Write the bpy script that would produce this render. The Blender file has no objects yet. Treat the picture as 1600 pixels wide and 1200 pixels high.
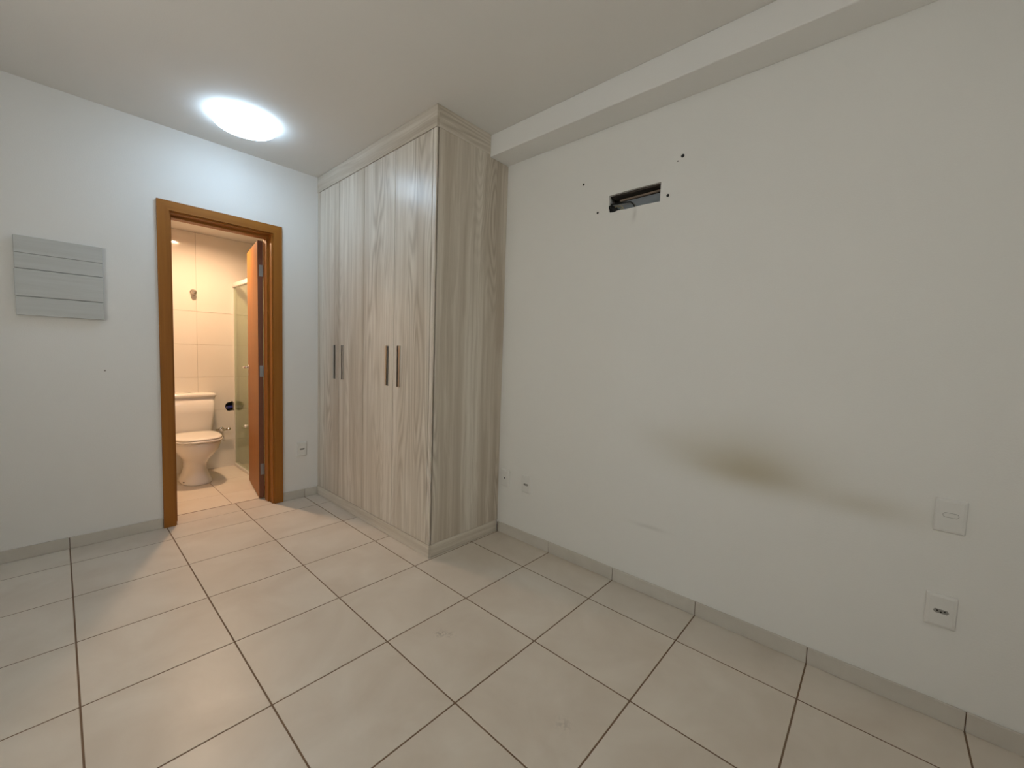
import bpy, bmesh, math, random
from mathutils import Vector, Matrix

random.seed(7)
S = bpy.context.scene
COL = S.collection
PI = math.pi

# ------------------------------------------------------------------ camera
H = 2.656                       # ceiling height
cam_d = bpy.data.cameras.new('camera')
cam_d.sensor_fit = 'HORIZONTAL'
cam_d.sensor_width = 36.0
cam_d.lens = 36.0 * 639.94 / 1600.0
cam_d.clip_start = 0.02
cam = bpy.data.objects.new('camera', cam_d)
COL.objects.link(cam)
rt = Vector((0.66974083, -0.74183949, 0.03348735))
up = Vector((0.02759001, 0.06992182, 0.99717086))
fw = Vector((0.74208222, 0.66692212, -0.06729686))
M4 = Matrix((rt, up, -fw)).transposed().to_4x4()
M4.translation = Vector((-2.07782, -3.55449, 1.24349))
cam.matrix_world = M4
S.camera = cam

# ------------------------------------------------------------------ world, exposure
world = bpy.data.worlds.new('world')
S.world = world
world.use_nodes = True
bg = world.node_tree.nodes['Background']
bg.inputs['Color'].default_value = (1.0, 0.965, 0.925, 1)
bg.inputs['Strength'].default_value = 4.0
S.view_settings.view_transform = 'Standard'
S.view_settings.look = 'None'
S.view_settings.exposure = 0.02
S.view_settings.gamma = 1.0
S.view_settings.use_curve_mapping = False
LAMP_POWER = 17.0               # emission strength of the bedroom ceiling lamp's diffuser
BATH_POWER = 700.0              # emission strength of the bathroom downlight

# ------------------------------------------------------------------ helpers
def srgb(r, g, b):
    def f(c):
        c /= 255.0
        return c / 12.92 if c <= 0.04045 else ((c + 0.055) / 1.055) ** 2.4
    return (f(r), f(g), f(b), 1.0)

class NT:
    """small node-tree builder"""
    def __init__(self, name, rough=0.5, metallic=0.0):
        self.m = bpy.data.materials.new(name)
        self.m.use_nodes = True
        self.t = self.m.node_tree
        self.p = self.t.nodes['Principled BSDF']
        self.p.inputs['Roughness'].default_value = rough
        self.p.inputs['Metallic'].default_value = metallic
    def n(self, typ, **kw):
        o = self.t.nodes.new(typ)
        for k, v in kw.items():
            setattr(o, k, v)
        return o
    def l(self, a, b):
        self.t.links.new(a, b)
    def val(self, sock, v):
        if hasattr(v, 'links') or isinstance(v, bpy.types.NodeSocket):
            self.l(v, sock)
        else:
            sock.default_value = v
    def math(self, op, a, b=0.0, c=0.0, clamp=False):
        o = self.n('ShaderNodeMath', operation=op, use_clamp=clamp)
        self.val(o.inputs[0], a); self.val(o.inputs[1], b); self.val(o.inputs[2], c)
        return o.outputs[0]
    def mix(self, fac, a, b, blend='MIX'):
        o = self.n('ShaderNodeMix', data_type='RGBA', blend_type=blend)
        self.val(o.inputs[0], fac); self.val(o.inputs[6], a); self.val(o.inputs[7], b)
        return o.outputs[2]
    def noise(self, vec, scale, detail=3.0, rough=0.5, dist=0.0):
        o = self.n('ShaderNodeTexNoise')
        self.l(vec, o.inputs['Vector'])
        o.inputs['Scale'].default_value = scale; o.inputs['Detail'].default_value = detail
        o.inputs['Roughness'].default_value = rough; o.inputs['Distortion'].default_value = dist
        return o.outputs['Fac']
    def mapping(self, vec, scale=(1, 1, 1), loc=(0, 0, 0)):
        o = self.n('ShaderNodeMapping')
        self.l(vec, o.inputs['Vector'])
        o.inputs['Scale'].default_value = scale; o.inputs['Location'].default_value = loc
        return o.outputs[0]
    def ramp(self, fac, stops):
        o = self.n('ShaderNodeValToRGB')
        self.l(fac, o.inputs[0])
        els = o.color_ramp.elements
        while len(els) < len(stops):
            els.new(0.5)
        for e, (p, c) in zip(els, stops):
            e.position = p; e.color = c if len(c) == 4 else (*c, 1)
        return o.outputs[0]
    def pos(self):
        return self.n('ShaderNodeNewGeometry').outputs['Position']
    def obj(self):
        return self.n('ShaderNodeTexCoord').outputs['Object']
    def rand(self):
        return self.n('ShaderNodeObjectInfo').outputs['Random']
    def color(self, c):
        self.val(self.p.inputs['Base Color'], c); return self
    def bump(self, h, strength=0.1, dist=0.01):
        o = self.n('ShaderNodeBump')
        o.inputs['Strength'].default_value = strength; o.inputs['Distance'].default_value = dist
        self.l(h, o.inputs['Height']); self.l(o.outputs[0], self.p.inputs['Normal'])

def plain(name, c, rough=0.5, metallic=0.0, vary=0.04, scale=30.0):
    """one colour with a faint procedural mottling"""
    t = NT(name, rough, metallic)
    f = t.noise(t.obj(), scale, 2.0)
    d = tuple(x * (1 - vary) for x in c[:3]) + (1,)
    t.color(t.mix(f, c, d))
    return t.m

def mesh_obj(name, bm, mat, parent=None, smooth=False, loc=None):
    bmesh.ops.recalc_face_normals(bm, faces=bm.faces)
    me = bpy.data.meshes.new(name)
    bm.to_mesh(me); bm.free()
    if smooth:
        for p in me.polygons:
            p.use_smooth = True
    me.materials.append(mat)
    o = bpy.data.objects.new(name, me)
    COL.objects.link(o)
    if parent:
        o.parent = parent
    if loc:
        o.location = loc
    return o

def add_box(bm, x0, x1, y0, y1, z0, z1, bevel=0.0, seg=2):
    r = bmesh.ops.create_cube(bm, size=1.0)
    vs = r['verts']
    for v in vs:
        v.co = Vector(((x0 + x1) / 2 + v.co.x * (x1 - x0), (y0 + y1) / 2 + v.co.y * (y1 - y0), (z0 + z1) / 2 + v.co.z * (z1 - z0)))
    if bevel > 0:
        es = list({e for v in vs for e in v.link_edges})
        bmesh.ops.bevel(bm, geom=es, offset=bevel, segments=seg, profile=0.5, affect='EDGES')
    return bm

def box(*a, **k):
    return add_box(bmesh.new(), *a, **k)

def box_obj(name, dims, mat, parent=None, bevel=0.0, seg=2):
    return mesh_obj(name, box(*dims, bevel=bevel, seg=seg), mat, parent)

def add_tube(bm, pts, r, seg=12):
    pts = [Vector(p) for p in pts]
    rings = []
    n = None
    for i, p in enumerate(pts):
        if i == 0: d = pts[1] - p
        elif i == len(pts) - 1: d = p - pts[i - 1]
        else: d = (pts[i + 1] - p).normalized() + (p - pts[i - 1]).normalized()
        d.normalize()
        if n is None:
            n = d.orthogonal().normalized()
        else:
            n = (n - d * n.dot(d)).normalized()
        b = d.cross(n)
        rr = r[i] if isinstance(r, (list, tuple)) else r
        rings.append([bm.verts.new(p + n * math.cos(2 * PI * k / seg) * rr + b * math.sin(2 * PI * k / seg) * rr) for k in range(seg)])
    for a, b_ in zip(rings, rings[1:]):
        for k in range(seg):
            bm.faces.new((a[k], a[(k + 1) % seg], b_[(k + 1) % seg], b_[k]))
    bm.faces.new(rings[0][::-1]); bm.faces.new(rings[-1])
    return bm

def tube(pts, r, seg=12):
    return add_tube(bmesh.new(), pts, r, seg)

def loft(rings, cap=True):
    """rings: lists of equally many points"""
    bm = bmesh.new()
    vr = [[bm.verts.new(p) for p in r] for r in rings]
    n = len(vr[0])
    for a, b in zip(vr, vr[1:]):
        for k in range(n):
            bm.faces.new((a[k], a[(k + 1) % n], b[(k + 1) % n], b[k]))
    if cap:
        bm.faces.new(vr[0][::-1]); bm.faces.new(vr[-1])
    return bm

def lathe(profile, c, axis='Z', seg=40):
    """profile of (radius, height) pairs turned about an axis through c"""
    rings = []
    for r, h in profile:
        ring = []
        for k in range(seg):
            a = 2 * PI * k / seg
            u, v = r * math.cos(a), r * math.sin(a)
            p = {'Z': (u, v, h), 'Y': (u, h, v), 'X': (h, u, v)}[axis]
            ring.append(Vector(c) + Vector(p))
        rings.append(ring)
    return loft(rings)

def prism(pts, axis, a, b):
    """polygon in the plane normal to axis, extruded from a to b"""
    def mk(p, w):
        return {'X': (w, p[0], p[1]), 'Y': (p[0], w, p[1]), 'Z': (p[0], p[1], w)}[axis]
    return loft([[mk(p, a) for p in pts], [mk(p, b) for p in pts]])

def rrect(cx, cy, w, h, r, seg=5):
    out = []
    for (sx, sy, a0) in ((1, 1, 0), (-1, 1, PI / 2), (-1, -1, PI), (1, -1, 1.5 * PI)):
        for k in range(seg + 1):
            a = a0 + (PI / 2) * k / seg
            out.append((cx + sx * (w / 2 - r) + r * math.cos(a), cy + sy * (h / 2 - r) + r * math.sin(a)))
    return out

def cut(o, bm_cutter):
    """bake a boolean difference into o's own mesh"""
    bmesh.ops.recalc_face_normals(bm_cutter, faces=bm_cutter.faces)
    me = bpy.data.meshes.new('cut'); bm_cutter.to_mesh(me); bm_cutter.free()
    c = bpy.data.objects.new('cut', me); COL.objects.link(c)
    c.matrix_world = Matrix.Identity(4)
    md = o.modifiers.new('b', 'BOOLEAN'); md.operation = 'DIFFERENCE'; md.object = c; md.solver = 'EXACT'
    bpy.context.view_layer.update()
    dg = bpy.context.evaluated_depsgraph_get()
    new = bpy.data.meshes.new_from_object(o.evaluated_get(dg))
    o.modifiers.clear(); o.data = new
    bpy.data.objects.remove(c); bpy.data.meshes.remove(me)

def empty(name, loc=(0, 0, 0)):
    o = bpy.data.objects.new(name, None)
    COL.objects.link(o); o.location = loc; o.empty_display_size = 0.1
    return o

def tag(o, label, cat, group=None):
    o['label'] = label; o['category'] = cat
    if group: o['group'] = group
    return o

def struct(o, label=None):
    o['kind'] = 'structure'
    if label: o['label'] = label
    return o

def shift(bm, v):
    bmesh.ops.translate(bm, verts=bm.verts, vec=v); return bm

# ------------------------------------------------------------------ materials
def mat_wall(name, base, stain=False):
    t = NT(name, 0.75)
    P = t.pos()
    big = t.noise(P, 1.3, 3.0)
    c2 = tuple(x * 0.95 for x in base[:3]) + (1,)
    col = t.mix(big, base, c2)
    if stain:
        sx = t.n('ShaderNodeSeparateXYZ'); t.l(P, sx.inputs[0])
        wob = t.math('SUBTRACT', t.noise(P, 5.0, 3.0), 0.5)
        Y = t.math('ADD', sx.outputs[1], t.math('MULTIPLY', wob, 0.08))
        Z = t.math('ADD', sx.outputs[2], t.math('MULTIPLY', wob, 0.03))
        def blob(y, z, ry, rz, slope=0.0, low=1.0):
            # elongated smudge; below its axis it fades `low` times faster
            dy = t.math('SUBTRACT', Y, y)
            dz = t.math('SUBTRACT', t.math('SUBTRACT', Z, z), t.math('MULTIPLY', dy, slope))
            up_ = t.math('MAXIMUM', dz, 0.0); dn = t.math('MULTIPLY', t.math('MINIMUM', dz, 0.0), low)
            dzz = t.math('ADD', up_, dn)
            q = t.math('ADD', t.math('POWER', t.math('ABSOLUTE', t.math('DIVIDE', dy, ry)), 2.0), t.math('POWER', t.math('ABSOLUTE', t.math('DIVIDE', dzz, rz)), 2.0))
            return t.math('EXPONENT', t.math('MULTIPLY', q, -1.0))
        a = t.math('MULTIPLY', blob(-3.11, 0.765, 0.27, 0.165, 0.03, 2.0), 0.42)
        b = t.math('MULTIPLY', blob(-3.20, 0.740, 0.20, 0.09, 0.02, 1.6), 0.18)
        c = t.math('MULTIPLY', blob(-3.56, 0.705, 0.15, 0.05, 0.0, 1.2), 0.24)
        d = t.math('MULTIPLY', blob(-2.78, 0.84, 0.18, 0.08, 0.15), 0.10)
        f = t.math('ADD', t.math('ADD', a, b), t.math('ADD', c, d), clamp=True)
        col = t.mix(f, col, srgb(160, 142, 92))
        g = t.math('MULTIPLY', blob(-2.69, 0.368, 0.08, 0.010, 0.0), 0.18)
        g2 = t.math('MULTIPLY', blob(-2.52, 2.02, 0.012, 0.035, -0.2), 0.25)
        col = t.mix(t.math('ADD', g, g2, clamp=True), col, srgb(120, 110, 95))
    t.color(col)
    t.bump(t.noise(P, 160.0, 3.0), 0.12, 0.004)
    return t.m

M_WALL = mat_wall('wall_paint', srgb(232, 230, 226))
M_WALL_R = mat_wall('wall_paint_stained', srgb(232, 230, 225), stain=True)
M_CEIL = mat_wall('ceiling_paint', srgb(228, 225, 220))

def mat_tile(name, base, base2, rough=0.32, scale=3.0, marks=False):
    t = NT(name, rough)
    P = t.pos()
    off = t.n('ShaderNodeVectorMath', operation='ADD')
    t.l(P, off.inputs[0])
    cmb = t.n('ShaderNodeCombineXYZ'); r = t.rand()
    t.l(t.math('MULTIPLY', r, 37.0), cmb.inputs[0]); t.l(t.math('MULTIPLY', r, 91.0), cmb.inputs[1])
    t.l(cmb.outputs[0], off.inputs[1])
    f = t.noise(off.outputs[0], scale, 4.0, 0.55, 0.6)
    col = t.ramp(f, [(0.3, base), (0.72, base2)])
    col = t.mix(t.math('MULTIPLY', r, 0.10), col, tuple(x * 0.82 for x in base2[:3]) + (1,))
    if marks:
        sx = t.n('ShaderNodeSeparateXYZ'); t.l(P, sx.inputs[0])
        fine = t.noise(P, 60.0, 3.0, 0.7)
        tot = None
        for (x, y, rad, s) in ((-0.967, -2.177, 0.022, 0.45), (-0.94, -2.215, 0.02, 0.25), (-0.959, -2.835, 0.025, 0.25)):
            dx = t.math('SUBTRACT', sx.outputs[0], x); dy = t.math('SUBTRACT', sx.outputs[1], y)
            d2 = t.math('ADD', t.math('MULTIPLY', dx, dx), t.math('MULTIPLY', dy, dy))
            g = t.math('MULTIPLY', t.math('EXPONENT', t.math('DIVIDE', d2, -rad * rad)), s)
            tot = g if tot is None else t.math('ADD', tot, g)
        tot = t.math('MULTIPLY', tot, t.math('GREATER_THAN', fine, 0.5))
        col = t.mix(tot, col, srgb(110, 100, 95))
    t.color(col)
    rr = t.math('ADD', t.math('MULTIPLY', f, 0.14), rough - 0.07)
    t.l(rr, t.p.inputs['Roughness'])
    return t.m

M_TILE = mat_tile('floor_tile_glaze', srgb(217, 208, 195), srgb(203, 191, 176), 0.36, 3.0, True)
M_BTILE = mat_tile('bathroom_floor_glaze', srgb(228, 219, 204), srgb(218, 206, 188), 0.36)
M_WTILE = mat_tile('bathroom_wall_glaze', srgb(236, 231, 222), srgb(232, 226, 215), 0.10, 1.5)
M_BASE = mat_tile('baseboard_glaze', srgb(206, 200, 190), srgb(197, 190, 179), 0.45, 5.0)
M_GROUT = plain('brown_grout', srgb(124, 100, 78), 0.9, vary=0.25, scale=14)
M_WGROUT = plain('cream_grout', srgb(214, 203, 186), 0.85)

def mat_oak(name, axis):
    """pale greyed oak laminate, grain along axis"""
    t = NT(name, 0.33)
    P = t.obj()
    def sc(a, c):       # a across the grain, c along it
        return tuple(c if k == axis else a for k in 'XYZ')
    warp = t.noise(t.mapping(P, sc(3.0, 0.9)), 1.0, 2.0)
    wv = t.n('ShaderNodeVectorMath', operation='MULTIPLY_ADD')
    cmb = t.n('ShaderNodeCombineXYZ')
    for k in range(3):
        t.l(warp, cmb.inputs[k])
    t.l(cmb.outputs[0], wv.inputs[0]); wv.inputs[1].default_value = sc(0.10, 0.0); t.l(P, wv.inputs[2])
    V = wv.outputs[0]
    boards = t.noise(t.mapping(V, sc(7.0, 0.12)), 1.0, 1.5)           # broad light and dark bands
    streak = t.noise(t.mapping(V, sc(38.0, 0.7)), 1.0, 4.0, 0.6)      # streaks
    fine = t.noise(t.mapping(P, sc(260.0, 5.0)), 1.0, 3.0, 0.6)       # pores
    # cathedral figure: rings of a stretched, warped distance field
    ring = t.noise(t.mapping(P, sc(5.5, 0.55), (3.1, 1.7, 0.4)), 1.0, 1.0, 0.4)
    rings = t.math('ABSOLUTE', t.math('SINE', t.math('MULTIPLY', ring, 75.0)))
    rings = t.math('POWER', rings, 3.0)
    mask = t.math('MULTIPLY', t.math('SUBTRACT', t.noise(t.mapping(P, sc(4.0, 0.5), (7, 2, 5)), 1.0, 1.0), 0.5, clamp=True), 7.0, clamp=True)
    base = t.ramp(boards, [(0.32, srgb(229, 222, 210)), (0.50, srgb(215, 206, 192)), (0.68, srgb(192, 180, 163))])
    c = t.mix(t.ramp(streak, [(0.42, (0, 0, 0, 1)), (0.72, (0.62, 0.62, 0.62, 1))]), base, srgb(174, 160, 142))
    c = t.mix(t.ramp(streak, [(0.28, (0.5, 0.5, 0.5, 1)), (0.44, (0, 0, 0, 1))]), c, srgb(230, 223, 212))
    c = t.mix(t.math('MULTIPLY', t.math('MULTIPLY', rings, mask), 0.45), c, srgb(146, 130, 108))
    c = t.mix(t.math('MULTIPLY', t.math('GREATER_THAN', fine, 0.62), 0.20), c, srgb(154, 138, 118))
    t.color(c)
    t.bump(fine, 0.06, 0.001)
    return t.m

M_OAK = mat_oak('pale_oak_vertical', 'Z')
M_OAK_Y = mat_oak('pale_oak_along_front', 'Y')
M_OAK_X = mat_oak('pale_oak_along_side', 'X')

def mat_doorwood(name, axis):
    t = NT(name, 0.48)
    t.p.inputs['Specular IOR Level'].default_value = 0.3
    P = t.obj()
    sc = lambda a, c: tuple(c if k == axis else a for k in 'XYZ')
    f = t.noise(t.mapping(P, sc(45.0, 1.5)), 1.0, 4.0, 0.6)
    g = t.noise(t.mapping(P, sc(8.0, 0.5)), 1.0, 2.0)
    c = t.ramp(f, [(0.3, srgb(166, 107, 40)), (0.7, srgb(146, 90, 30))])
    t.color(t.mix(t.math('MULTIPLY', g, 0.25), c, srgb(122, 73, 20)))
    return t.m
M_DW = mat_doorwood('honey_wood_vertical', 'Z')
M_DWX = mat_doorwood('honey_wood_horizontal', 'X')
M_DEDGE = plain('door_edge_brown', srgb(120, 72, 48), 0.5)

M_METAL = plain('brushed_metal', srgb(190, 188, 184), 0.28, 1.0)
M_CHROME = plain('chrome', srgb(225, 222, 216), 0.10, 1.0)
M_STEEL = plain('hinge_steel', srgb(150, 150, 150), 0.35, 1.0)
M_WPLAST = plain('white_plastic', srgb(226, 224, 219), 0.30)
M_GREYPL = plain('grey_plastic', srgb(150, 146, 140), 0.4)
M_DARK = plain('dark_socket', srgb(40, 36, 32), 0.6)
M_BLACK = plain('black_rubber', srgb(20, 19, 18), 0.7)
M_CERAM = plain('white_ceramic', srgb(236, 231, 222), 0.10, vary=0.015, scale=4)
M_SEAT = plain('white_seat_plastic', srgb(238, 232, 220), 0.25, vary=0.015, scale=4)
M_ALU = plain('white_aluminium', srgb(235, 232, 226), 0.35)
M_CONC = plain('rough_mortar', srgb(92, 84, 74), 0.95, vary=0.5, scale=25)
M_DKMORT = plain('dark_mortar', srgb(58, 50, 44), 0.95, vary=0.6, scale=60)
M_BLUEGREY = plain('grey_blue_sheet', srgb(128, 134, 140), 0.5, vary=0.15)
M_BRNSTRIP = plain('brown_timber', srgb(128, 112, 98), 0.8, vary=0.3)
M_BLUE = plain('blue_pipe', srgb(40, 52, 140), 0.35)
M_YELLOW = plain('pale_wire', srgb(170, 160, 120), 0.5)

def mat_plank():
    t = NT('painted_grey_plank', 0.55)
    P = t.obj()
    f = t.noise(t.mapping(P, (3.0, 60.0, 60.0)), 1.0, 4.0, 0.6)
    t.color(t.mix(f, srgb(204, 206, 204), srgb(180, 180, 176)))
    t.bump(f, 0.15, 0.002)
    return t.m
M_PLANK = mat_plank()

def mat_emit(name, c, s):
    t = NT(name, 0.3)
    t.color((0.9, 0.9, 0.9, 1))
    t.p.inputs['Emission Color'].default_value = c
    t.p.inputs['Emission Strength'].default_value = s
    return t.m
M_LAMP = mat_emit('lit_diffuser', (0.55, 0.77, 1.0, 1), LAMP_POWER)
M_BULB = mat_emit('warm_bulb', (1.0, 0.655, 0.40, 1), BATH_POWER)

def mat_glass(name, tint, refl_rough=0.02):
    t = NT(name, 0.02)
    nt = t.t
    tr = t.n('ShaderNodeBsdfTransparent'); tr.inputs[0].default_value = tint
    gl = t.n('ShaderNodeBsdfGlossy'); gl.inputs['Roughness'].default_value = refl_rough
    lw = t.n('ShaderNodeLayerWeight'); lw.inputs[0].default_value = 0.5
    fac = t.math('ADD', t.math('MULTIPLY', t.math('POWER', lw.outputs['Facing'], 5.0), 0.9), 0.04, clamp=True)
    sm = t.n('ShaderNodeMixShader')
    t.l(fac, sm.inputs[0]); t.l(tr.outputs[0], sm.inputs[1]); t.l(gl.outputs[0], sm.inputs[2])
    t.l(sm.outputs[0], nt.nodes['Material Output'].inputs[0])
    return t.m
M_GLASS = mat_glass('shower_glass', (0.90, 0.95, 0.86, 1))
M_WGLASS = mat_glass('window_glass', (0.95, 0.97, 0.96, 1))

# ------------------------------------------------------------------ the room shell
XL, YF = -3.06, -4.72           # left wall and the wall behind the camera
WT = 0.18                       # thickness of the wall between bedroom and bathroom
BX0, BX1, BY1, BH = -2.15, 0.02, 1.44, 2.33      # bathroom

# floors
T = 0.45; G = 0.0055
DX, DY = 0.2578, 0.2551
fl = struct(box_obj('floor', (XL, 0, YF, 0.195, -0.10, -0.001), M_GROUT), 'tiled bedroom floor with brown grout lines')
def tile_grid(parent, name, xs, ys, z0, z1, mat, gap=G, bevel=0.001):
    cache = {}
    for a, b in zip(xs, xs[1:]):
        for c, d in zip(ys, ys[1:]):
            w, h = b - a - gap, d - c - gap
            if w < 0.01 or h < 0.01: continue
            key = (round(w, 4), round(h, 4))
            loc = ((a + b) / 2, (c + d) / 2, 0)
            if key not in cache:
                o = mesh_obj(name, box(-w / 2, w / 2, -h / 2, h / 2, z0, z1, bevel=bevel, seg=1), mat, parent, loc=loc)
                cache[key] = o.data
            else:
                o = bpy.data.objects.new(name, cache[key]); COL.objects.link(o); o.parent = parent; o.location = loc
def lines(start, step, lo, hi):
    v = [lo]
    k = math.ceil((lo - start) / step + 1e-6)
    while start + k * step < hi - 1e-6:
        v.append(start + k * step); k += 1
    return v + [hi]
gx = lines(-DX, T, XL, 0.0)
gy = lines(-DY, T, YF, 0.0)
tile_grid(fl, 'floor_tile', gx, gy, -0.008, 0.0, M_TILE)
# tiles carried through the doorway
tile_grid(fl, 'floor_tile', [-1.5515] + [x for x in gx if -1.55 < x < -0.95] + [-0.9485], [-0.001, 0.193], -0.008, 0.0, M_TILE)

fb = struct(box_obj('floor_bathroom', (BX0, BX1, 0.195, BY1, -0.10, -0.001), M_GROUT), 'tiled bathroom floor beyond the doorway')
tile_grid(fb, 'floor_tile', [BX0, -2.077, -1.627, -1.177, -0.848], [0.2005, 0.505, 0.955, 1.405, BY1], -0.008, 0.0, M_BTILE, gap=0.0035)
tile_grid(fb, 'floor_tile', [-0.828, -0.387, BX1], [0.2005, 0.505, 0.955, 1.405, BY1], -0.008, 0.0, M_BTILE, gap=0.0035)

# back wall with the doorway
bm = bmesh.new()
add_box(bm, XL - 0.15, -1.60, 0, WT, -0.1, H + 0.12)
add_box(bm, -0.90, 0.15, 0, WT, -0.1, H + 0.12)
add_box(bm, -1.60, -0.90, 0, WT, 2.16, H + 0.12)
wall_back = struct(mesh_obj('wall_back', bm, M_WALL), 'white painted wall with the bathroom doorway')
mesh_obj('nail_hole', lathe([(0.004, 0.0), (0.005, -0.002), (0.002, -0.003)], (-1.882, 0, 1.072), 'Y', 10), M_GREYPL, wall_back)

# right wall with the rectangular opening
wall_right = struct(box_obj('wall_right', (0, 0.15, YF, 0, -0.1, H + 0.12), M_WALL_R), 'white painted wall with brown smudge and cut opening')
hole = [(-2.366, 2.150), (-2.50, 2.1535), (-2.658, 2.152), (-2.6565, 2.10), (-2.657, 2.056), (-2.56, 2.0585), (-2.47, 2.0565), (-2.425, 2.0605), (-2.40, 2.055), (-2.372, 2.058), (-2.363, 2.085), (-2.368, 2.11)]
cut(wall_right, prism(hole, 'X', -0.02, 0.11))
cut(wall_right, prism([(p[0], p[1]) for p in rrect(-2.511, 2.105, 0.34, 0.14, 0.004)], 'X', 0.018, 0.112))
rc = mesh_obj('recess_lining', box(0.104, 0.1115, -2.675, -2.345, 2.04, 2.17), M_DKMORT, wall_right)
mesh_obj('recess_sheet', box(0.034, 0.040, -2.675, -2.36, 2.040, 2.113), M_BLUEGREY, wall_right)
mesh_obj('recess_strip', prism([(-2.655, 2.118), (-2.655, 2.127), (-2.42, 2.124), (-2.42, 2.114)], 'X', 0.026, 0.034), M_BRNSTRIP, wall_right)
mesh_obj('recess_batten', box(0.03, 0.10, -2.672, -2.36, 2.150, 2.1725), M_CONC, wall_right)
for (y, z, r) in ((-2.195, 2.253, 0.0065), (-2.760, 2.250, 0.0085), (-2.737, 2.231, 0.003), (-2.697, 2.076, 0.0075), (-2.297, 2.072, 0.0065)):
    mesh_obj('anchor_hole', lathe([(r, 0.001), (r, -0.0008), (r * 0.4, -0.0012)], (0, y, z), 'X', 14), M_BLACK, wall_right)

# left wall with its window; wall behind the camera with an added fill window
WY0, WY1, WZ0, WZ1 = -2.80, -1.20, 1.10, 2.20
bm = bmesh.new()
add_box(bm, XL - 0.15, XL, YF, WY0, -0.1, H + 0.12)
add_box(bm, XL - 0.15, XL, WY1, 0, -0.1, H + 0.12)
add_box(bm, XL - 0.15, XL, WY0, WY1, WZ1, H + 0.12)
add_box(bm, XL - 0.15, XL, WY0, WY1, -0.1, WZ0)
struct(mesh_obj('wall_left', bm, M_WALL), 'white painted wall with the sliding window')
VX0, VX1 = -2.20, -1.20          # unseen narrower window, added as frontal fill for the doorway wall and wardrobe side
bm = bmesh.new()
add_box(bm, XL - 0.15, VX0, YF - 0.15, YF, -0.1, H + 0.12)
add_box(bm, VX1, 0.15, YF - 0.15, YF, -0.1, H + 0.12)
add_box(bm, VX0, VX1, YF - 0.15, YF, WZ1, H + 0.12)
add_box(bm, VX0, VX1, YF - 0.15, YF, -0.1, WZ0)
struct(mesh_obj('wall_front', bm, M_WALL), 'white painted wall facing the doorway, with an added fill window')
w2 = struct(empty('fill_window', ((VX0 + VX1) / 2, YF - 0.07, WZ0)), 'narrow window in white frame, added unseen as fill light facing the doorway')
for (n_, x0, x1, y0, y1, z0, z1, m_) in (('window_stile', VX0, VX0 + 0.05, YF - 0.10, YF - 0.04, WZ0, WZ1, M_ALU), ('window_stile', VX1 - 0.05, VX1, YF - 0.10, YF - 0.04, WZ0, WZ1, M_ALU),
        ('window_rail', VX0 + 0.05, VX1 - 0.05, YF - 0.10, YF - 0.04, WZ0, WZ0 + 0.05, M_ALU), ('window_rail', VX0 + 0.05, VX1 - 0.05, YF - 0.10, YF - 0.04, WZ1 - 0.05, WZ1, M_ALU),
        ('window_pane', VX0 + 0.05, VX1 - 0.05, YF - 0.073, YF - 0.067, WZ0 + 0.05, WZ1 - 0.05, M_WGLASS)):
    mesh_obj(n_, shift(box(x0, x1, y0, y1, z0, z1), -w2.location), m_, w2)
win = struct(empty('window_1', (XL - 0.07, (WY0 + WY1) / 2, WZ0)), 'wide sliding window in white frame')
def wpart(name, y0, y1, z0, z1, m, x0=XL - 0.10, x1=XL - 0.04):
    return mesh_obj(name, shift(box(x0, x1, y0, y1, z0, z1), -win.location), m, win)
YM = (WY0 + WY1) / 2
for (a, b) in ((WY0, WY0 + 0.05), (WY1 - 0.05, WY1), (YM - 0.03, YM + 0.03)):
    wpart('window_stile', a, b, WZ0, WZ1, M_ALU)
for (a, b) in ((WZ0, WZ0 + 0.05), (WZ1 - 0.05, WZ1)):
    wpart('window_rail', WY0 + 0.05, WY1 - 0.05, a, b, M_ALU)
for (a, b) in ((WY0 + 0.05, YM - 0.03), (YM + 0.03, WY1 - 0.05)):
    wpart('window_pane', a, b, WZ0 + 0.05, WZ1 - 0.05, M_WGLASS, XL - 0.073, XL - 0.067)

# ceilings and beam
struct(box_obj('ceiling', (XL, 0, YF, 0, H, H + 0.12), M_CEIL), 'white painted bedroom ceiling')
struct(box_obj('ceiling_beam', (-0.172, -0.0005, YF, -0.0005, 2.52, H - 0.0005), M_WALL, bevel=0.004), 'white boxed beam running under the ceiling along the wall')

# bathroom shell
ceiling_bathroom = struct(box_obj('ceiling_bathroom', (BX0, BX1, WT, BY1, BH, BH + 0.08), M_CEIL), 'lowered white bathroom ceiling')
cut(ceiling_bathroom, lathe([(0.0675, -0.02), (0.0675, 0.045)], (-1.225, 0.79, BH), 'Z', 32))
wbb = struct(box_obj('wall_bathroom_back', (BX0 - 0.1, BX1 + 0.1, BY1 + 0.006, BY1 + 0.16, -0.1, BH + 0.08), M_WGROUT), 'tiled bathroom wall behind the toilet')
struct(box_obj('wall_bathroom_left', (BX0 - 0.1, BX0, WT, BY1 + 0.006, -0.1, BH + 0.08), M_WTILE), 'tiled bathroom side wall')
struct(box_obj('wall_bathroom_right', (BX1, BX1 + 0.1, WT, BY1 + 0.006, -0.1, BH + 0.08), M_WTILE), 'tiled shower side wall')
hx, hz = -0.888, 0.627
ragged = [(hx + rx, hz + rz) for rx, rz in ((-0.046, 0.004), (-0.036, 0.030), (-0.020, 0.044), (0.002, 0.046), (0.020, 0.056), (0.032, 0.040), (0.034, 0.012), (0.033, -0.020), (0.036, -0.046), (0.016, -0.044), (-0.008, -0.050), (-0.026, -0.042), (-0.038, -0.020))]
zs = [-0.01, 0.28, 0.598, 0.935, 1.257, 1.577, BH - 0.002]
xs = [BX0, -1.80, -1.155, -0.51, BX1]
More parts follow.
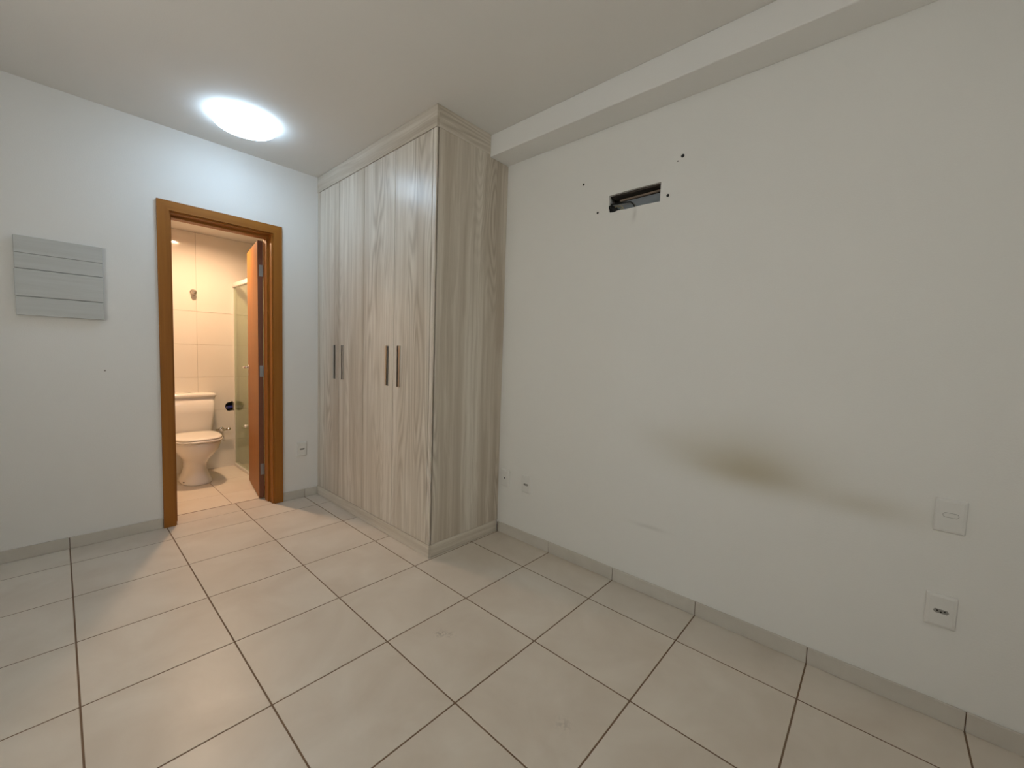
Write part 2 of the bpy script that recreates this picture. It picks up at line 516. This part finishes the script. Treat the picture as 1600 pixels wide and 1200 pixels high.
for a, b in zip(xs, xs[1:]):
    for c, d in zip(zs, zs[1:]):
        o = mesh_obj('wall_tile', box(a + 0.001, b - 0.001, BY1, BY1 + 0.008, c + 0.001, d - 0.001, bevel=0.0008, seg=1), M_WTILE, wbb)
        if a < hx < b and c < hz + 0.06 and d > hz - 0.055:
            cut(o, prism(ragged, 'Y', BY1 - 0.05, BY1 + 0.05))
cut(wbb, prism([(hx + (p[0] - hx) * 1.06, hz + (p[1] - hz) * 1.06) for p in ragged], 'Y', BY1 - 0.02, BY1 + 0.085))
mesh_obj('recess_lining', box(hx - 0.07, hx + 0.07, BY1 + 0.0845, BY1 + 0.088, hz - 0.07, hz + 0.07), M_BLACK, wbb)

# baseboards: glazed pieces butted along the walls
def baseboard(name, along, segs, at, label):
    root = None
    for (lo, hi) in segs:
        root_dims = (lo, hi, at - 0.007, at, 0.0, 0.066) if along == 'X' else (at - 0.007, at, lo, hi, 0.0, 0.066)
        r = struct(box_obj(name, root_dims, M_GROUT), label)
        pts = lines(-DX, T, lo, hi) if along == 'X' else lines(-DY, T, lo, hi)
        for a, b in zip(pts, pts[1:]):
            if b - a < 0.012: continue
            d = (a + 0.0015, b - 0.0015, at - 0.011, at - 0.0005, 0.0005, 0.070) if along == 'X' else (at - 0.011, at - 0.0005, a + 0.0015, b - 0.0015, 0.0005, 0.070)
            box_obj('baseboard_tile', d, M_BASE, r, bevel=0.0015, seg=1)
baseboard('baseboard_back', 'X', [(XL, -1.626), (-0.876, -0.604)], 0.0, 'grey tiled baseboard along the doorway wall')
baseboard('baseboard_right', 'Y', [(YF, -1.598)], 0.0, 'grey tiled baseboard along the stained wall')

# ------------------------------------------------------------------ bathroom door with its frame
door = struct(empty('door_1', (-1.25, 0, 0)), 'honey wood door frame with door opened into the bathroom')
DL = door.location
def dpart(name, bm, m, parent=door, smooth=False):
    return mesh_obj(name, shift(bm, -DL), m, parent, smooth)
xo0, xo1, zo = -1.6228, -0.8783, 2.185
xi0, xi1, zi = -1.560, -0.940, 2.124
dpart('casing', prism([(xo0, 0.0), (xi0, 0.0), (xi0, zi), (xo0, zo)], 'Y', -0.018, -0.0005), M_DW)
dpart('casing', prism([(xi1, 0.0), (xo1, 0.0), (xo1, zo), (xi1, zi)], 'Y', -0.018, -0.0005), M_DW)
dpart('casing', prism([(xo0, zo), (xi0, zi), (xi1, zi), (xo1, zo)], 'Y', -0.018, -0.0005), M_DWX)
dpart('jamb', box(-1.598, -1.552, 0.0, WT + 0.004, 0, 2.155), M_DW)
dpart('jamb', box(-0.948, -0.902, 0.0, WT + 0.004, 0, 2.155), M_DW)
dpart('head_jamb', box(-1.552, -0.948, 0.0, WT + 0.004, 2.114, 2.155), M_DWX)
dpart('door_stop', box(-1.552, -1.538, 0.070, 0.142, 0, 2.100), M_DW)
dpart('door_stop', box(-0.962, -0.948, 0.070, 0.142, 0, 2.100), M_DW)
dpart('door_stop', box(-1.552, -0.948, 0.070, 0.142, 2.100, 2.114), M_DWX)
# leaf: hinge corner near the right jamb, swung a little past square into the bathroom
hinge = Vector((-0.958, 0.170, 0.0))
ang = math.atan2(0.623, 0.094)
leaf = dpart('leaf', box(0, 1, 0, 1, 0, 1), M_DW)
LM = Matrix.Translation(hinge - DL) @ Matrix.Rotation(ang, 4, 'Z')
def lpart(name, bm, m, parent=None, smooth=False):
    bm.transform(LM)
    return mesh_obj(name, bm, m, parent, smooth)
bpy.data.objects.remove(leaf)
LW = 0.600
leaf = lpart('leaf', box(0.0015, LW, 0.0, 0.036, 0.012, 2.092, bevel=0.001, seg=1), M_DW, door)
lpart('edge_band', box(0.0, 0.0015, 0.001, 0.035, 0.013, 2.091), M_DEDGE, leaf)
for z in (1.857, 1.056, 0.249):
    bm = bmesh.new()
    add_box(bm, -0.0022, 0.0, -0.004, 0.026, z - 0.045, z + 0.045)
    add_tube(bm, [(-0.004, -0.006, z - 0.045), (-0.004, -0.006, z + 0.045)], 0.0055, 10)
    add_box(bm, -0.008, -0.005, -0.030, -0.006, z - 0.045, z + 0.045)
    h = lpart('hinge', bm, M_STEEL, leaf)
    for dz in (-0.03, 0.0, 0.03):
        lpart('hinge_screw', tube([(-0.0022, 0.014 + 0.004 * math.copysign(1, dz + 0.01), z + dz), (-0.0036, 0.014 + 0.004 * math.copysign(1, dz + 0.01), z + dz)], 0.0032, 8), M_GREYPL, leaf)
for s, y0 in ((1, 0.036), (-1, 0.0)):
    bm = tube([(LW - 0.062, y0, 1.066), (LW - 0.062, y0 + s * 0.008, 1.066)], 0.022, 20)
    add_tube(bm, [(LW - 0.062, y0 + s * 0.006, 1.066), (LW - 0.062, y0 + s * 0.040, 1.066), (LW - 0.075, y0 + s * 0.049, 1.066), (LW - 0.180, y0 + s * 0.049, 1.066)], 0.0085, 12)
    lpart('lever_handle', bm, M_CHROME, leaf, True)
    lpart('keyhole_plate', tube([(LW - 0.062, y0, 1.005), (LW - 0.062, y0 + s * 0.006, 1.005)], 0.014, 16), M_CHROME, leaf)

# ------------------------------------------------------------------ wardrobe
wd = tag(empty('wardrobe', (-0.30, -0.795, 0)), 'tall four-door wardrobe in pale grey oak filling the corner up to the ceiling', 'wardrobe')
WL = wd.location
def wpart2(name, bm, m, parent=wd, smooth=False):
    return mesh_obj(name, shift(bm, -WL), m, parent, smooth)
ZP, ZC = 0.080, 2.532
WY = -1.590; FX = -0.598
wpart2('carcass', box(-0.575, -0.002, -1.570, -0.002, ZP - 0.03, 2.517), M_OAK)
wpart2('carcass_top', box(-0.575, -0.176, -1.570, -0.002, 2.517, 2.652), M_OAK)
wpart2('side_panel', prism([(-0.582, ZP), (-0.0015, ZP), (-0.0015, 2.5185), (-0.1735, 2.5185), (-0.1735, ZC), (-0.582, ZC)], 'Y', WY, -1.571), M_OAK)
wpart2('plinth', box(-0.602, -0.584, WY - 0.003, -0.0015, 0.001, ZP - 0.001, bevel=0.001, seg=1), M_OAK_Y)
wpart2('plinth', box(-0.584, -0.0125, WY - 0.003, WY + 0.016, 0.001, ZP - 0.001, bevel=0.001, seg=1), M_OAK_X)
wpart2('cornice', box(-0.601, -0.584, WY - 0.003, -0.0015, ZC, H - 0.001, bevel=0.001, seg=1), M_OAK_Y)
wpart2('cornice', box(-0.584, -0.1735, WY - 0.003, WY + 0.016, ZC, H - 0.001, bevel=0.001, seg=1), M_OAK_X)
wpart2('filler_strip', box(FX, -0.578, -0.039, -0.002, ZP + 0.001, ZC - 0.001, bevel=0.0008, seg=1), M_OAK)
wpart2('filler_strip', box(FX, -0.590, -1.5905, -1.557, ZP + 0.001, ZC - 0.001, bevel=0.0008, seg=1), M_OAK)
dy = [-0.040, -0.385, -0.770, -1.166, -1.555]
hy = [-0.3145, -0.4505, -1.0915, -1.230]
for k in range(4):
    d = wpart2('wardrobe_door', box(FX, -0.579, dy[k + 1] + 0.0023, dy[k] - 0.0023, ZP + 0.002, ZC - 0.003, bevel=0.0008, seg=1), M_OAK)
    y = hy[k]
    z0, z1, w = 1.020, 1.286, 0.0195
    cut(d, box(FX - 0.01, FX + 0.0135, y - w, y + w, z0, z1))
    sd = 1 if k in (0, 2) else -1            # the finger lip sits on the side away from the door seam
    bm = box(FX + 0.0115, FX + 0.0130, y - w, y + w, z0, z1)
    for q in (-1, 1):
        add_box(bm, FX - 0.0012, FX + 0.0115, y + q * w - 0.0008, y + q * w + 0.0008, z0 - 0.0008, z1 + 0.0008)
    add_box(bm, FX - 0.0012, FX + 0.0115, y - w, y + w, z0 - 0.0008, z0 + 0.0008)
    add_box(bm, FX - 0.0012, FX + 0.0115, y - w, y + w, z1 - 0.0008, z1 + 0.0008)
    ya, yb = sorted((y + sd * w, y + sd * 0.002))
    add_box(bm, FX - 0.0045, FX - 0.0013, ya, yb, z0, z1)
    hd = wpart2('recessed_pull', bm, M_METAL, d)
    hd['label'] = 'brushed metal recessed finger pull'

# ------------------------------------------------------------------ ceiling lamp
LX, LY = -1.255, -0.505
lamp = tag(empty('ceiling_lamp', (LX, LY, H)), 'round white ceiling lamp switched on near the doorway', 'lamp')
mesh_obj('lamp_base', lathe([(0.150, -0.0005), (0.152, -0.006), (0.152, -0.016), (0.140, -0.018)], (0, 0, 0), 'Z', 48), M_WPLAST, lamp, True)
prof = [(0.150, -0.016), (0.166, -0.020), (0.171, -0.028), (0.168, -0.037), (0.155, -0.048), (0.125, -0.058), (0.08, -0.064), (0.03, -0.066), (0.003, -0.0665)]
mesh_obj('lamp_diffuser', lathe(prof, (0, 0, 0), 'Z', 48), M_LAMP, lamp, True)

dl = tag(empty('recessed_downlight', (-1.225, 0.79, BH)), 'small round warm downlight recessed in the bathroom ceiling', 'lamp')
mesh_obj('downlight_ring', lathe([(0.066, 0.030), (0.066, 0.0), (0.078, -0.0005), (0.078, -0.004), (0.063, -0.006), (0.0625, 0.030)], (0, 0, 0), 'Z', 32), M_WPLAST, dl, True)
mesh_obj('downlight_bulb', lathe([(0.061, 0.030), (0.061, 0.012), (0.040, 0.0085), (0.002, 0.008)], (0, 0, 0), 'Z', 24), M_BULB, dl, True)

# ------------------------------------------------------------------ panel of painted boards
pn = tag(empty('board_panel', (-2.05, 0, 1.38)), 'pale grey panel of four horizontal boards hung on the wall beside the doorway', 'wall panel')
def ppart(name, bm, m):
    return mesh_obj(name, shift(bm, -pn.location), m, pn)
ppart('backing', box(-2.216, -1.884, -0.012, -0.0005, 1.386, 1.806), M_PLANK)
for (a, b, dep, s) in ((1.381, 1.482, 0.0255, 0.0), (1.486, 1.632, 0.026, 0.002), (1.636, 1.7185, 0.0235, 0.0), (1.7195, 1.812, 0.0245, 0.001)):
    ppart('plank', box(-2.221 - s, -1.879 + s, -dep, -0.012, a, b, bevel=0.0018, seg=1), M_PLANK)

# ------------------------------------------------------------------ wall plates
def plate(loc, facing, label, group, kind):
    """4x2 plate; local x runs across, z up, y out of the wall"""
    names = {'socket': 'wall_socket', 'switch': 'light_switch', 'cable': 'cable_outlet'}
    r = tag(empty(names[kind], loc), label, {'socket': 'socket', 'switch': 'switch', 'cable': 'outlet'}[kind], group)
    r.rotation_euler = (0, 0, facing)
    w, h = 0.079, 0.119
    rings = []
    for (d, s) in ((0.0005, 0.0), (0.004, 0.0), (0.0085, 0.003), (0.0105, 0.010)):
        rings.append([(p[0], d, p[1]) for p in rrect(0, 0, w - 2 * s, h - 2 * s, 0.004, 4)])
    mesh_obj('cover_plate', loft(rings), M_WPLAST, r)
    if kind == 'socket':
        hexa = [(-0.020, 0), (-0.0155, 0.0072), (0.0155, 0.0072), (0.020, 0), (0.0155, -0.0072), (-0.0155, -0.0072)]
        mesh_obj('socket_insert', prism(hexa, 'Y', 0.0100, 0.0112), M_GREYPL, r)
        for (x, z) in ((-0.0095, 0.0012), (0, -0.0022), (0.0095, 0.0012)):
            mesh_obj('pin_hole', tube([(x, 0.0108, z), (x, 0.0116, z)], 0.0028, 10), M_DARK, r)
    elif kind == 'switch':
        outer = rrect(0, 0.004, 0.040, 0.017, 0.0084, 6)
        mesh_obj('key_groove', prism(outer, 'Y', 0.0100, 0.0108), M_GREYPL, r)
        inner = rrect(0, 0.004, 0.0375, 0.0145, 0.0071, 6)
        mesh_obj('switch_key', loft([[(p[0], 0.0106, p[1]) for p in inner], [(p[0] * 0.96, 0.0125, 0.004 + (p[1] - 0.004) * 0.9) for p in inner]]), M_WPLAST, r)
    else:
        mesh_obj('cable_hole_rim', lathe([(0.0075, 0.0100), (0.0075, 0.0112), (0.0052, 0.0116)], (0, 0, 0), 'Y', 18), M_WPLAST, r)
        mesh_obj('cable_hole', lathe([(0.005, 0.0105), (0.005, 0.0118), (0.003, 0.0119)], (0, 0, 0), 'Y', 16), M_BLACK, r)
    return r
plate((-0.727, 0, 0.413), PI, 'white wall socket low between the door frame and the wardrobe', None, 'socket')
plate((0, -1.657, 0.396), PI / 2, 'white blank outlet plate with one round cable hole, beside the wardrobe', None, 'cable')
plate((0, -1.850, 0.394), PI / 2, 'white wall socket next to the cable outlet plate near the wardrobe', None, 'socket')
plate((0, -3.769, 0.738), PI / 2, 'white light switch with an oval key, right of the brown wall stain', None, 'switch')
plate((0, -3.770, 0.395), PI / 2, 'white wall socket below the light switch with the oval key', None, 'socket')

# ------------------------------------------------------------------ pipes in the wall opening
pb = tag(empty('pipe_bundle', (0.04, -2.42, 2.06)), 'black insulated pipe and loose wires inside the cut wall opening', 'pipes')
def pbp(name, pts, r, m):
    return mesh_obj(name, shift(tube(pts, r, 10), -pb.location), m, pb, True)
pbp('insulated_pipe', [(0.018, -2.350, 2.092), (0.016, -2.372, 2.088), (0.017, -2.395, 2.074), (0.019, -2.410, 2.058), (0.020, -2.420, 2.042)], [0.012, 0.0135, 0.0135, 0.012, 0.011], M_BLACK)
pbp('insulated_pipe', [(0.018, -2.352, 2.068), (0.017, -2.380, 2.066), (0.018, -2.420, 2.060), (0.02, -2.455, 2.045)], [0.012, 0.013, 0.011, 0.009], M_BLACK)
pbp('black_cable', [(0.020, -2.352, 2.110), (0.018, -2.40, 2.104), (0.018, -2.46, 2.101), (0.020, -2.487, 2.097), (0.024, -2.502, 2.082), (0.028, -2.517, 2.042)], 0.0036, M_BLACK)
pbp('grey_cable', [(0.026, -2.352, 2.098), (0.028, -2.45, 2.094), (0.029, -2.497, 2.090), (0.030, -2.512, 2.074), (0.030, -2.526, 2.042)], 0.0026, M_GREYPL)
pbp('loose_wire', [(0.008, -2.395, 2.076), (0.006, -2.412, 2.088), (0.007, -2.425, 2.078), (0.006, -2.438, 2.082), (0.007, -2.448, 2.070)], 0.0022, M_YELLOW)
pbp('loose_wire', [(0.009, -2.435, 2.062), (0.007, -2.447, 2.074), (0.009, -2.452, 2.064)], 0.0026, M_YELLOW)

# ------------------------------------------------------------------ toilet
TX = -1.25
tl = tag(empty('toilet', (TX, 1.10, 0.0)), 'white ceramic toilet with closed lid and rear cistern in the bathroom', 'toilet')
def tpart(name, bm, m, smooth=True, parent=tl):
    return mesh_obj(name, shift(bm, -tl.location), m, parent, smooth)
def sup(yc, rx, ryf, ryb, z, n=2.4, seg=40):
    """egg-like outline: own radii to the front (-Y) and back"""
    out = []
    for k in range(seg):
        a = 2 * PI * k / seg
        c, s = math.cos(a), math.sin(a)
        x = rx * math.copysign(abs(c) ** (2 / n), c)
        y = (ryb if s > 0 else ryf) * math.copysign(abs(s) ** (2 / n), s)
        out.append((TX + x, yc + y, z))
    return out
rings = [sup(1.10, 0.118, 0.215, 0.20, 0.0005), sup(1.10, 0.120, 0.217, 0.20, 0.012), sup(1.10, 0.112, 0.205, 0.20, 0.030), sup(1.10, 0.092, 0.180, 0.19, 0.075),
         sup(1.10, 0.079, 0.165, 0.18, 0.13), sup(1.10, 0.082, 0.168, 0.18, 0.18), sup(1.08, 0.100, 0.190, 0.20, 0.225), sup(1.06, 0.138, 0.225, 0.24, 0.275),
         sup(1.05, 0.166, 0.245, 0.27, 0.32), sup(1.05, 0.178, 0.256, 0.33, 0.36), sup(1.05, 0.181, 0.260, 0.36, 0.385), sup(1.05, 0.178, 0.257, 0.36, 0.392), sup(1.05, 0.15, 0.225, 0.33, 0.394)]
tpart('bowl', loft(rings), M_CERAM)
def slab(zs_s, yc, rx, ryf, ryb, n):
    return loft([sup(yc, rx * s, ryf * s, ryb * s, z, n) for z, s in zs_s])
tpart('seat', slab([(0.396, 0.97), (0.400, 1.0), (0.410, 1.0), (0.414, 0.975)], 1.04, 0.186, 0.258, 0.19, 3.0), M_SEAT)
tpart('seat_lid', slab([(0.4155, 0.955), (0.419, 0.975), (0.428, 0.972), (0.434, 0.945), (0.437, 0.88), (0.438, 0.5)], 1.04, 0.186, 0.258, 0.19, 3.0), M_SEAT)
# cistern
def rr3(w, d, r, yc, z):
    return [(TX + p[0], p[1], z) for p in rrect(0, yc, w, d, r, 6)]
tk = tpart('cistern', loft([rr3(0.34, 0.15, 0.03, 1.345, 0.392), rr3(0.355, 0.16, 0.03, 1.345, 0.42), rr3(0.385, 0.175, 0.03, 1.345, 0.60), rr3(0.40, 0.18, 0.03, 1.345, 0.752)]), M_CERAM)
ld = tpart('cistern_lid', loft([rr3(0.40, 0.180, 0.03, 1.344, 0.7525), rr3(0.418, 0.190, 0.035, 1.342, 0.757), rr3(0.420, 0.190, 0.035, 1.342, 0.772), rr3(0.408, 0.182, 0.035, 1.342, 0.784), rr3(0.37, 0.15, 0.035, 1.342, 0.791), rr3(0.20, 0.06, 0.025, 1.342, 0.794)]), M_CERAM)
tpart('flush_button', lathe([(0.022, 0.0), (0.022, 0.006), (0.018, 0.008), (0.002, 0.008)], (TX, 1.335, 0.792), 'Z', 24), M_CHROME)
tpart('bolt_cap', lathe([(0.008, 0.0), (0.008, 0.004), (0.004, 0.007)], (TX - 0.103, 0.985, 0.022), 'Z', 12), M_DARK)

# ------------------------------------------------------------------ bathroom fittings
vk = tag(empty('stop_valve', (-1.178, BY1, 1.757)), 'chrome round stop valve knob on the bathroom wall high above the cistern', 'valve')
mesh_obj('escutcheon', lathe([(0.030, -0.0005), (0.030, -0.004), (0.024, -0.010), (0.012, -0.014)], (0, 0, 0), 'Y', 28), M_CHROME, vk, True)
mesh_obj('valve_knob', lathe([(0.010, -0.012), (0.010, -0.030), (0.020, -0.034), (0.022, -0.048), (0.018, -0.056), (0.003, -0.058)], (0, 0, 0), 'Y', 28), M_CHROME, vk, True)

tv = tag(empty('angle_valve', (-0.965, BY1, 0.396)), 'chrome angle valve with horizontal bar beside the toilet cistern', 'valve')
mesh_obj('escutcheon', lathe([(0.026, -0.0005), (0.025, -0.005), (0.014, -0.010)], (0, 0, 0), 'Y', 24), M_CHROME, tv, True)
bm = tube([(0, -0.008, 0), (0, -0.060, 0)], 0.011, 14)
add_tube(bm, [(-0.062, -0.055, 0.006), (0.0, -0.055, 0.0), (0.030, -0.055, 0.003)], [0.010, 0.011, 0.010], 14)
mesh_obj('valve_body', bm, M_CHROME, tv, True)
mesh_obj('valve_knob', tube([(0.030, -0.055, 0.003), (0.034, -0.055, 0.004), (0.062, -0.055, 0.008), (0.066, -0.055, 0.008)], [0.009, 0.015, 0.015, 0.011], 16), M_CHROME, tv, True)

bp = tag(empty('blue_pipe_joint', (hx, BY1 + 0.03, hz)), 'blue plastic pipe with brown rings inside the ragged hole in the bathroom tiles', 'pipe')
mesh_obj('pipe', tube([(-0.044, 0.0, -0.012), (0.036, 0.0, -0.006)], 0.016, 16), M_BLUE, bp, True)
for x in (-0.026, 0.030):
    mesh_obj('pipe_ring', tube([(x - 0.004, 0.0, -0.0105 + x * 0.08), (x + 0.004, 0.0, -0.0105 + x * 0.08)], 0.019, 16), M_BRNSTRIP, bp, True)

# shower screen
GX = -0.838
sg = tag(empty('shower_screen', (GX, 0.82, 0)), 'greenish glass shower screen in white frame behind the open door', 'shower screen')
def sgp(name, dims, m, bevel=0.0):
    return mesh_obj(name, shift(box(*dims, bevel=bevel), -sg.location), m, sg)
sgp('top_rail', (GX - 0.022, GX + 0.022, 0.24, 1.4385, 1.850, 1.895), M_ALU, 0.008)
sgp('bottom_rail', (GX - 0.018, GX + 0.018, 0.24, 1.4385, 0.0005, 0.030), M_ALU, 0.004)
sgp('wall_post', (GX - 0.014, GX + 0.014, 1.420, 1.4385, 0.030, 1.850), M_ALU, 0.002)
sgp('glass_pane', (GX - 0.011, GX - 0.004, 0.78, 1.420, 0.028, 1.852), M_GLASS)
sgp('sliding_pane', (GX + 0.004, GX + 0.011, 0.26, 0.84, 0.028, 1.852), M_GLASS)
mesh_obj('pull_knob', shift(lathe([(0.014, -0.012), (0.016, -0.028), (0.013, -0.034), (0.003, -0.035)], (GX, 1.013, 0.475), 'X', 20), -sg.location), M_ALU, sg, True)
